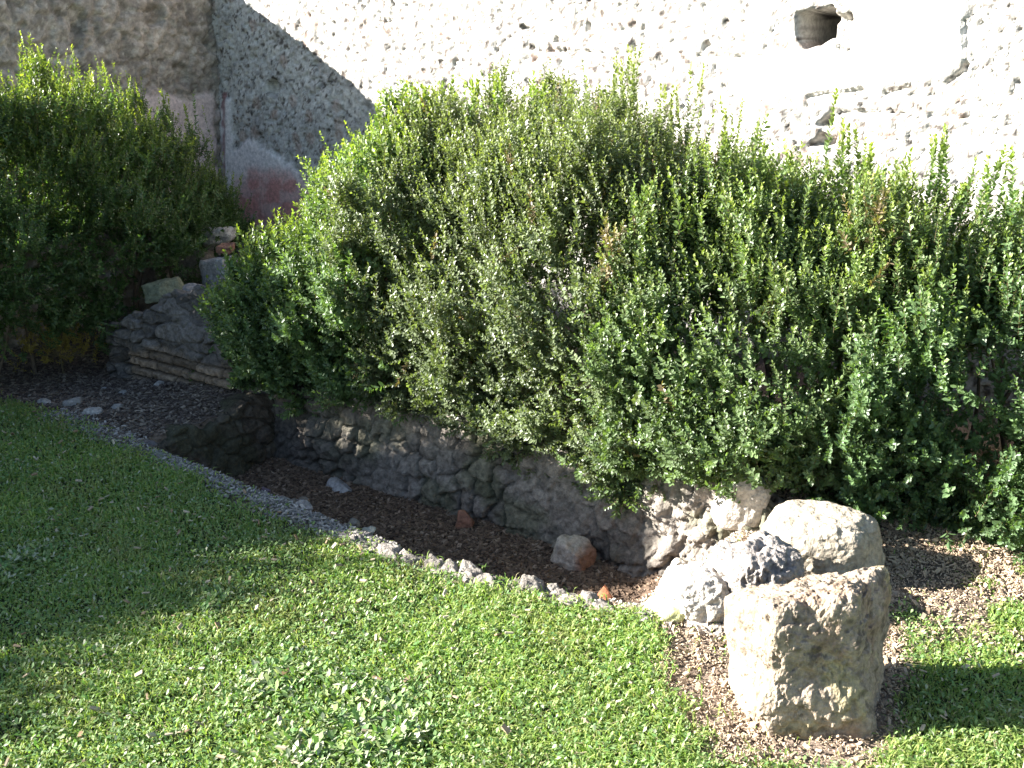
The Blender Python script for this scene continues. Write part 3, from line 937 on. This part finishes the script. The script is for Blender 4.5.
def build_shrub(root, swap, S, along0, along1, front_f, top_f, bot_f, seed, col, tip, tipness, leaf=(0.021, 0.011), spacing=0.0105, lrange=(0.08, 0.17), jit=0.09,
                pocket=0.22, lumpk=1.0, thin=0.0, spray=0, stems=10, dead=0.0, extra=None, upw=0.62, prof=PROF):
    rs = np.random.default_rng(seed)
    a, out, z, nrm, inset, zf = shrub_points(S, along0, along1, front_f, top_f, bot_f, rs, seed, pocket=pocket, prof=prof, lumpk=lumpk)
    if thin:
        kp = (rs.random(len(a)) > thin * sstep(0.5, 0.8, zf))
        a, out, z, nrm, inset, zf = a[kp], out[kp], z[kp], nrm[kp], inset[kp], zf[kp]
    n_ = len(a)
    a = a + rs.normal(0, jit, n_)
    if swap:                                              # hedge on the left wall: outward is +u
        P = W(-out, a, z)
        O = W(-nrm[:, 0], 0 * a, nrm[:, 1])
    else:
        P = W(a, out, z)
        O = W(0 * a, nrm[:, 0], nrm[:, 1])
    if spray:
        ka, ko, kz, kn, _, kf = shrub_points(int(spray * 1.4), along0, along1, front_f, top_f, bot_f, rs, seed, depth=0.16, pocket=0.14, prof=prof, lumpk=lumpk)
        kc = len(ka)
        up0 = (0.25 + 0.75 * sstep(0.1, 0.7, kf))
        ax3 = norm(np.stack([rs.normal(0, 0.33, kc), kn[:, 0] * 0.75 + rs.normal(0, 0.25, kc), kn[:, 1] * 0.4 + up0 + rs.normal(0, 0.2, kc)], -1))
        Ls = rs.uniform(0.16, 0.36, kc)
        per = 34
        ci = np.repeat(np.arange(kc), per)
        tt = rs.random(len(ci)) ** 0.8
        rad = (0.105 - 0.075 * tt) * np.sqrt(rs.random(len(ci))) * rs.uniform(0.7, 1.2, kc)[ci]
        rv = norm(rs.normal(0, 1, (len(ci), 3)))
        q = np.stack([ka, ko, kz], -1)[ci] + ax3[ci] * ((tt - 0.8) * Ls[ci])[:, None] + rv * rad[:, None]
        dv = norm(ax3[ci] * 0.9 + rv * (0.75 * (1 - 0.55 * tt))[:, None] + rs.normal(0, 0.15, (len(ci), 3)))
        if swap:
            P3, A3 = W(-q[:, 1], q[:, 0], q[:, 2]), W(-dv[:, 1], dv[:, 0], dv[:, 2])
        else:
            P3, A3 = W(q[:, 0], q[:, 1], q[:, 2]), W(dv[:, 0], dv[:, 1], dv[:, 2])
        ctone = rs.uniform(0.75, 1.25, kc)[ci]
        cf, ctt = kf[ci], tt
    upk = upw * sstep(0.05, 0.6, zf) - 0.05
    ax = norm(O * 0.75 + np.array([0, 0, 1.0]) * upk[:, None] + rs.normal(0, 0.42, (n_, 3)))
    ln = rs.uniform(*lrange, n_) * (0.8 + 0.35 * zf)
    P = P - ax * ln[:, None] * 0.6
    gl = gz(*UN(P)) + 0.02
    P[:, 2] = np.maximum(P[:, 2], gl)
    tone = fbm(P[:, 0] * 2.5, P[:, 1] * 2.5, P[:, 2] * 2.5, 3, seed + 9)
    cols = np.asarray(col)[None, :] * (1 + 0.3 * tone)[:, None] * rs.uniform(0.8, 1.2, (n_, 1))
    tp = tipness * sstep(0.35, 0.95, zf) * rs.uniform(0.2, 1.4, n_) * (inset < 0.16)
    if dead:
        dd = rs.random(n_) < dead
        cols[dd] = np.array([0.17, 0.13, 0.075]) * rs.uniform(0.7, 1.2, (dd.sum(), 1))
        tp[dd] = 0
    if spray:
        l3 = rs.uniform(0.055, 0.12, len(P3))
        P3 = P3.copy()
        P3[:, 2] = np.maximum(P3[:, 2], gz(*UN(P3)) + 0.02)
        c3 = np.asarray(col)[None, :] * ctone[:, None] * rs.uniform(0.8, 1.2, (len(P3), 1))
        if dead:
            dk = (rs.random(kc) < dead * 0.8)[ci] & (rs.random(len(ci)) < 0.7)
            c3[dk] = np.array([0.17, 0.13, 0.075]) * rs.uniform(0.7, 1.2, (dk.sum(), 1))
        t3 = tipness * sstep(0.35, 0.95, cf) * (0.25 + 0.9 * ctt ** 2) * rs.uniform(0.3, 1.3, len(P3))
        P, ax, ln, cols, tp = np.concatenate([P, P3]), np.concatenate([ax, A3]), np.concatenate([ln, l3]), np.concatenate([cols, c3]), np.concatenate([tp, t3])
    V, F, C = sprigs(P, ax, ln, leaf[0], leaf[1], spacing, cols, np.asarray(tip), tp, rs)
    if extra is not None and len(extra):
        eb, ea, el = [np.array(x, float) for x in zip(*extra)]
        m = len(eb)
        V2, F2, C2 = sprigs(eb, norm(ea), el, leaf[0] * 1.25, leaf[1] * 1.3, spacing * 0.95, np.tile(np.asarray(col) * 1.1, (m, 1)), np.asarray(tip), np.full(m, 0.9), rs, bend=0.05)
        F = np.concatenate([F, F2 + len(V)])
        V = np.concatenate([V, V2])
        C = np.concatenate([C, C2])
    mesh_obj('foliage', V, F, M_LEAF, C, root, loc=root.location)
    ps = []
    for _ in range(stems):
        aa = rs.uniform(along0 + 0.05, along1 - 0.05)
        fr = float(front_f(np.array([aa]))[0])
        b0, b1 = fr + rs.uniform(0.45, 0.75), fr + rs.uniform(0.08, 0.9)
        z1 = float(top_f(np.array([aa]))[0]) * rs.uniform(0.55, 0.9)
        a1 = aa + rs.normal(0, 0.18)
        tt = np.linspace(0, 1, 7)
        al_ = aa + (a1 - aa) * tt + 0.02 * np.sin(tt * 5 + aa * 9)
        ou_ = b0 + (b1 - b0) * tt ** 1.3
        if swap:
            g0 = float(gz(-b0, aa)) - 0.03
            pts = W(-ou_, al_, g0 + (z1 - g0) * tt)
        else:
            g0 = float(gz(aa, b0)) - 0.03
            pts = W(al_, ou_, g0 + (z1 - g0) * tt)
        r0 = rs.uniform(0.009, 0.018)
        ps.append((pts, r0 * (1 - 0.75 * tt)))
    V, F = tubes(ps)
    mesh_obj('stems', V, F, M_BARK, np.tile([0.14, 0.11, 0.085], (len(V), 1)), root, loc=root.location, smooth=True)


def main_top(u):
    return np.interp(u, [-5.0, -4.6, -4.2, -3.74, -3.3, -3.0, -2.6, -2.2, -1.9, -1.56, -1.2, -0.65, 1.5, 3], [0.30, 0.42, 0.55, 0.92, 1.30, 1.42, 1.36, 1.42, 1.30, 1.12, 1.06, 1.02, 1.05, 1.1])


def main_front(u):
    return np.interp(u, [-5.0, -4.5, -4.0, -3.0, -2.2, -1.5, -1.0, -0.5, 1.5], [3.70, 3.44, 3.24, 3.10, 3.10, 3.22, 3.44, 3.56, 3.6])


def main_bot(u):
    return np.interp(u, [-5, -3.6, -3.25, -2.95, -2.5, -2.0, -1.5, -1.0, 1], [0.0, 0.02, 0.10, 0.12, 0.03, 0.02, 0.02, -0.02, -0.02])


def shoots(lst, n0, spread, rs):
    ex = []
    for px, py, ln, k in lst:
        u, z = px_on_n(px, py, n0)
        for _ in range(k):
            tipp = W(u + rs.normal(0, spread), n0 + rs.normal(0, spread), z - abs(rs.normal(0, 0.03)))
            ax = norm(np.array([rs.normal(0, 0.13), rs.normal(0, 0.13), 1.0]))
            ex.append((tipp - ax * ln, ax, ln))
    return ex


rs0 = np.random.default_rng(5)
t = thing('shrub', 'bright green glossy shrub at the left end of the row, above the dark trench end', 'shrub', W(-3.9, 3.95, 0.1), 'clipped shrubs behind the trench')
build_shrub(t, False, 4000, -4.75, -3.05, main_front, main_top, main_bot, 1001, (0.098, 0.155, 0.062), (0.30, 0.36, 0.05), 1.0, leaf=(0.026, 0.016), spray=210,
            extra=shoots([(480, 78, .26, 4), (500, 76, .26, 4), (455, 92, .26, 4), (395, 125, .22, 3), (415, 108, .22, 3), (440, 95, .22, 3), (535, 75, .22, 3), (380, 135, .2, 2)], 3.95, 0.025, rs0))
t = thing('shrub', 'tallest shrub in mid row with greyish fine leaves and bare twigs showing', 'shrub', W(-2.4, 3.95, 0.12), 'clipped shrubs behind the trench')
build_shrub(t, False, 5600, -3.15, -1.75, main_front, main_top, main_bot, 1002, (0.122, 0.152, 0.078), (0.27, 0.30, 0.075), 0.6, leaf=(0.020, 0.0125), spray=210, dead=0.03, lrange=(0.08, 0.19),
            extra=shoots([(632, 46, .32, 5), (618, 60, .26, 4), (668, 84, .32, 7), (692, 62, .34, 3), (570, 82, .26, 6), (740, 100, .34, 2), (715, 95, .3, 2), (600, 100, .2, 2), (735, 110, .28, 2), (540, 95, .2, 2), (520, 85, .2, 2)], 3.95, 0.02, rs0))
t = thing('shrub', 'green shrub with yellow tips directly behind the pale boulder', 'shrub', W(-1.3, 4.0, 0.1), 'clipped shrubs behind the trench')
build_shrub(t, False, 4300, -1.85, -0.85, main_front, main_top, main_bot, 1003, (0.102, 0.150, 0.062), (0.28, 0.33, 0.06), 0.75, leaf=(0.023, 0.014), spray=150, dead=0.012, lrange=(0.08, 0.18),
            extra=shoots([(790, 140, .24, 3), (848, 122, .28, 5), (868, 142, .26, 4), (842, 90, .32, 1), (825, 165, .2, 2), (760, 135, .25, 2), (900, 170, .2, 2)], 3.95, 0.02, rs0))
t = thing('shrub', 'deep green shrub at the far right end, over the grass', 'shrub', W(-0.2, 4.1, 0.05), 'clipped shrubs behind the trench')
build_shrub(t, False, 4200, -0.95, 0.9, main_front, main_top, main_bot, 1004, (0.086, 0.142, 0.058), (0.25, 0.31, 0.055), 0.7, leaf=(0.024, 0.0145), spray=220, lrange=(0.08, 0.18),
            extra=shoots([(938, 128, .30, 5), (985, 152, .24, 3), (1008, 150, .26, 4), (908, 148, .24, 2), (960, 185, .18, 2)], 3.95, 0.02, rs0))


LHP = np.array([(0.30, 0.0), (0.10, 0.12), (0.0, 0.30), (0.04, 0.55), (0.10, 0.78), (0.20, 0.93), (0.34, 1.0), (0.48, 0.97), (0.62, 0.82), (0.75, 0.55), (0.8, 0.35)])


def lh_top(n):
    return np.interp(n, [-3, 0, 2.6, 3.0, 3.3, 3.74, 4.15, 4.5, 4.7], [1.6, 1.62, 1.60, 1.56, 1.56, 1.36, 1.16, 0.88, 0.65])


def lh_front(n):          # 'out' runs along -u here
    return np.interp(n, [-2, 2, 3.0, 3.8, 4.3, 4.7], [5.2, 5.2, 5.2, 5.25, 5.4, 5.65])


def lh_bot(n):
    return np.interp(n, [-2, 3, 3.5, 4.0, 4.7], [0.3, 0.34, 0.42, 0.44, 0.45])


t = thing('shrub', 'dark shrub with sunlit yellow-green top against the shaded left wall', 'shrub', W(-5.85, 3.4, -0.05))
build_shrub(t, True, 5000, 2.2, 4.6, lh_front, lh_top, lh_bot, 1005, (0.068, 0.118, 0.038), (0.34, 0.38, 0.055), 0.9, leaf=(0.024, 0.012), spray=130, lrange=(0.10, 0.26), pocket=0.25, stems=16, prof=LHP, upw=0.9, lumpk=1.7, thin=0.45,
            extra=[(W(-5.7 + rs0.normal(0, .1), x, z - .24), norm(np.array([rs0.normal(0, .12), rs0.normal(0, .12), 1.])), .26) for x, z in
                   [(3.0, 1.76), (3.05, 1.74), (3.28, 1.8), (3.3, 1.82), (3.36, 1.76), (3.5, 1.74), (3.7, 1.66), (3.9, 1.6), (4.05, 1.5), (4.2, 1.45), (4.3, 1.4), (2.8, 1.74)]])
t = thing('shrub', 'shrub further along the left wall, beyond the photo edge', 'shrub', W(-5.85, 0.9, -0.05))
build_shrub(t, True, 4200, -1.5, 2.25, lh_front, lambda n: lh_top(n) + 0.08, lh_bot, 1006, (0.042, 0.085, 0.026), (0.24, 0.27, 0.05), 0.9, leaf=(0.04, 0.02), spacing=0.02, lrange=(0.14, 0.30), stems=18, prof=LHP, upw=0.9, lumpk=1.5, thin=0.3)

# dry yellowish weed by the left path
rs1 = np.random.default_rng(77)
t = thing('weed', 'dry yellowish brown weed under the left shrub', 'weed', W(-5.75, 3.1, -0.1))
m = 110
bp = np.tile(W(-5.62, 3.15, 0.05), (m, 1)) + rs1.normal(0, 0.08, (m, 3)) * np.array([1.6, 1, 0.7])
ax = norm(np.stack([rs1.normal(0.3, 0.8, m), rs1.normal(-0.3, 0.6, m), rs1.uniform(0.2, 1, m)], -1))
V, F, C = sprigs(bp, ax, rs1.uniform(0.08, 0.2, m), 0.02, 0.01, 0.012, np.tile([0.30, 0.24, 0.07], (m, 1)), np.array([0.25, 0.2, 0.07]), np.full(m, 0.6), rs1)
mesh_obj('foliage', V, F, M_LEAF, C, t, loc=t.location)
V, F = tubes([([W(-5.62, 3.15, -0.13), W(-5.6, 3.13, 0.0), bp[i]], [0.006, 0.005, 0.003]) for i in range(0, 20)], 5)
mesh_obj('stems', V, F, M_BARK, np.tile([0.15, 0.12, 0.07], (len(V), 1)), t, loc=t.location)


# ------------------------------------------------------------------ grass
def in_view(p, mx=260, my=160):
    x, y, zc = project(p)
    return (x > -mx) & (x < 1024 + mx) & (y > -50) & (y < 768 + my) & (zc > 0.5)


def scatter(N, box, rs, want, falloff=1.3):
    u = rs.uniform(box[0], box[1], N)
    n = rs.uniform(box[2], box[3], N)
    h, tr = ground_h(u, n)
    p = W(u, n, h)
    dist = np.linalg.norm(p - EYE, axis=1)
    k = (rs.random(N) < want(u, n, tr)) & in_view(p) & (rs.random(N) < np.minimum(1, (2.7 / dist) ** falloff))
    return p[k], u[k], n[k], dist[k]


rs = np.random.default_rng(21)
p, u, n, dist = scatter(900000, (-5.6, 2.0, 0.3, 3.9), rs, lambda u, n, t: (0.03 * (u > -1.3) + 0.22 * (u < -1.2) * (np.abs(n - edge_n(u) + 0.01) < 0.06) + lawn_amount(u, n)) * (t < 0.05) * (n < 3.6) * (0.45 + 0.4 * sstep(-0.3, 0.3, fbm(u * 7, n * 7, 0 * u, 3, 38))))
m = len(p)
ln = rs.uniform(0.016, 0.046, m) * (0.8 + 0.6 * fbm(u * 3, n * 3, 0 * u, 2, 33))
wd = rs.uniform(0.0026, 0.0056, m) * np.clip(dist / 3, 0.9, 1.6)
th = rs.uniform(0, 6.283, m)
d = np.stack([np.cos(th), np.sin(th), 0 * th], -1)
s = np.stack([-np.sin(th), np.cos(th), 0 * th], -1)
lean = rs.uniform(0.25, 1.5, m)
mid = p + (d * (0.35 * lean)[:, None] + np.array([0, 0, 0.62])) * ln[:, None]
tip = p + d * (ln * lean)[:, None] + np.array([0, 0, 1.0]) * (ln * np.clip(1.05 - 0.5 * lean, 0.3, 1))[:, None]
w2 = (s * wd[:, None]) * 0.5
V = np.stack([p - w2, p + w2, mid + w2 * 0.9, mid - w2 * 0.9, tip], 1).reshape(-1, 3)
i = np.arange(m)[:, None] * 5
F = np.concatenate([i + [[0, 1, 2]], i + [[0, 2, 3]], i + [[3, 2, 4]]])
hue = rs.random((m, 1))
patch = (0.5 + 0.5 * fbm(u * 2.5, n * 2.5, 0 * u, 3, 35))[:, None]
straw = sstep(0.1, 0.6, fbm(u * 5, n * 5, 0 * u, 3, 36))[:, None]
C = np.array([0.130, 0.245, 0.055]) * (1 - hue) + np.array([0.36, 0.41, 0.13]) * hue
C = (C + (np.array([0.30, 0.29, 0.12]) - C) * 0.45 * straw) * (0.7 + 0.6 * patch)
dry = rs.random(m) < 0.08
C[dry] = np.array([0.36, 0.32, 0.19])
gr = mesh_obj('grass', V, F, M_GRASS, np.repeat(C, 5, axis=0))
tag(gr, 'short green lawn grass in front of the trench and around the stones', 'grass', kind='stuff')

# broad low leaves (clover and daisies' rosettes) through the lawn
p, u, n, dist = scatter(600000, (-5.2, 1.6, 0.3, 3.6), rs, lambda u, n, t: lawn_amount(u, n) * (t < 0.05) * (0.45 + 0.55 * sstep(0.0, 0.45, fbm(u * 3.2, n * 3.2, 0 * u, 3, 37))) * (0.6 + 0.4 * sstep(2.3, 1.4, n)))
m = len(p)
th = rs.uniform(0, 6.283, m)
el = rs.uniform(0.0, 1.2, m)
d = np.stack([np.cos(th) * np.cos(el), np.sin(th) * np.cos(el), np.sin(el)], -1)
s = norm(np.stack([-np.sin(th), np.cos(th), rs.normal(0, 0.35, m)], -1))
nr = np.cross(d, s)
ros = sstep(0.15, 0.45, fbm(u * 3.2, n * 3.2, 0 * u, 3, 37)) * sstep(2.1, 1.5, n)
L = (rs.uniform(0.009, 0.022, m) + rs.uniform(0, 0.022, m) * ros)[:, None]
Wd = L * rs.uniform(0.14, 0.27, m)[:, None]
b = p + np.array([0, 0, 1.0]) * rs.uniform(0.006, 0.036, m)[:, None]
V = np.stack([b, b + d * L * 0.55 + s * Wd - nr * Wd * 0.2, b + d * L - np.array([0, 0, 0.15]) * L, b + d * L * 0.55 - s * Wd - nr * Wd * 0.2], 1).reshape(-1, 3)
i = np.arange(m)[:, None] * 4
F = np.concatenate([i + [[0, 1, 2]], i + [[0, 2, 3]]])
hue = rs.random((m, 1))
C = np.array([0.095, 0.195, 0.06]) * (1 - hue) + np.array([0.24, 0.31, 0.12]) * hue
pale = rs.random(m) < 0.10 + 0.22 * ros
C[pale] = np.array([0.36, 0.38, 0.27])
cl = mesh_obj('clover', V, F, M_WEED, np.repeat(C, 4, axis=0))
tag(cl, 'low broad leaved weeds mixed through the lawn', 'ground cover', kind='stuff')


# ------------------------------------------------------------------ mulch and dry leaf litter
def chips(name, label, p, size, cols, rs, lift=0.004, flat=0.35):
    m = len(p)
    th = rs.uniform(0, 6.283, m)
    d = norm(np.stack([np.cos(th), np.sin(th), rs.normal(0, flat, m)], -1))
    s = norm(np.stack([-np.sin(th), np.cos(th), rs.normal(0, flat, m)], -1))
    nr = np.cross(d, s)
    L = size[:, None]
    Wd = L * rs.uniform(0.25, 0.6, m)[:, None]
    T = np.minimum(L * 0.18, 0.005)
    b = p + np.array([0, 0, 1.0]) * rs.uniform(0.0, 1.0, m)[:, None] * lift + np.array([0, 0, .003])
    cor = []
    for sz in (-1, 1):
        for q, r_ in ((-1, -0.8), (0.9, -1), (1, 0.7), (-0.8, 1)):
            cor.append(b + d * L * 0.5 * q + s * Wd * 0.5 * r_ + nr * T * 0.5 * sz)
    V = np.stack(cor, 1).reshape(-1, 3)
    i = np.arange(m)[:, None] * 8
    F = np.concatenate([i + np.array([q]) for q in ([4, 5, 6, 7], [3, 2, 1, 0], [0, 1, 5, 4], [1, 2, 6, 5], [2, 3, 7, 6], [3, 0, 4, 7])])
    o = mesh_obj(name, V, F, M_LITTER, np.repeat(cols, 8, axis=0))
    tag(o, label, name.replace('_', ' '), kind='stuff')


p, u, n, dist = scatter(90000, (-4.0, -1.1, 2.3, 3.35), rs, lambda u, n, t: sstep(0.3, 0.8, t), 0.3)
m = len(p)
k = rs.random((m, 1))
C = np.array([0.066, 0.044, 0.032]) * (1 - k) + np.array([0.21, 0.145, 0.10]) * k
C[rs.random(m) < 0.06] = np.array([0.30, 0.22, 0.16])
chips('mulch', 'dark brown bark and leaf mulch covering the trench floor', p, rs.uniform(0.012, 0.034, m), C, rs, 0.02)

p, u, n, dist = scatter(520000, (-1.45, 1.6, 1.7, 4.6), rs, lambda u, n, t: (1 - lawn_amount(u, n)) * (t < 0.4) * (0.25 + 0.5 * sstep(-0.3, 0.3, fbm(u * 5, n * 5, 0 * u, 3, 47))), 0.5)
m = len(p)
k = rs.random((m, 1))
k = k ** 0.5
C = np.array([0.15, 0.105, 0.07]) * (1 - k) + np.array([0.46, 0.355, 0.25]) * k
chips('leaf_litter', 'dry tan leaf litter on bare soil around the stones', p, rs.uniform(0.003, 0.011, m) * (1 + 1.6 * (rs.random(m) < 0.10)), C, rs, 0.012, 0.6)

p, u, n, dist = scatter(60000, (-6.5, -3.8, 2.4, 4.4), rs, lambda u, n, t: (t < 0.3) * 0.5 * (1 - lawn_amount(u, n)), 0.3)
m = len(p)
k = rs.random((m, 1)) ** 2
C = np.array([0.07, 0.052, 0.045]) * (1 - k) + np.array([0.27, 0.225, 0.18]) * k
chips('gravel', 'dark gravel and twigs on the shaded path by the left shrub', p, rs.uniform(0.010, 0.032, m), C, rs, 0.01)

p, u, n, dist = scatter(60000, (-4.7, -2.2, 2.2, 2.75), rs, lambda u, n, t: (t < 0.4) * np.exp(-((n - edge_n(u) - 0.01) / 0.055) ** 2) * (0.5 + 0.5 * fbm(u * 9, n * 9, 0 * u, 2, 39)), 0.0)
m = len(p)
C = np.array([0.29, 0.265, 0.24]) * rs.uniform(0.3, 1.45, (m, 1))
chips('edge_gravel', 'pale mortar crumbs among the edging stones left of the trench', p, rs.uniform(0.006, 0.024, m), C, rs, 0.012)

# bare mortar crumbs on the collapsed end of the trench wall
p, u, n, dist = scatter(9000, (-1.75, -1.0, 2.5, 3.35), rs, lambda u, n, t: 0.9 * sstep(-1.7, -1.35, u), 0.0)
m = len(p)
C = np.array([0.42, 0.37, 0.31]) * rs.uniform(0.5, 1.2, (m, 1))
chips('mortar_rubble', 'pale mortar crumbs spilling over the right end of the trench', p, rs.uniform(0.008, 0.03, m) ** 1.0, C, rs, 0.012)

p, u, n, dist = scatter(9000, (-5.0, 1.6, 0.4, 3.4), rs, lambda u, n, t: lawn_amount(u, n) * (t < 0.05) * 0.10 * (1 + 2 * sstep(0.2, 0.5, fbm(u * 3, n * 3, 0 * u, 2, 48))), 0.3)
m = len(p)
k = rs.random((m, 1))
C = np.array([0.20, 0.13, 0.07]) * (1 - k) + np.array([0.46, 0.40, 0.30]) * k
chips('fallen_leaves', 'small dry fallen leaves caught in the lawn grass', p + np.array([0, 0, 0.022]), rs.uniform(0.010, 0.028, m), C, rs, 0.015, 0.5)
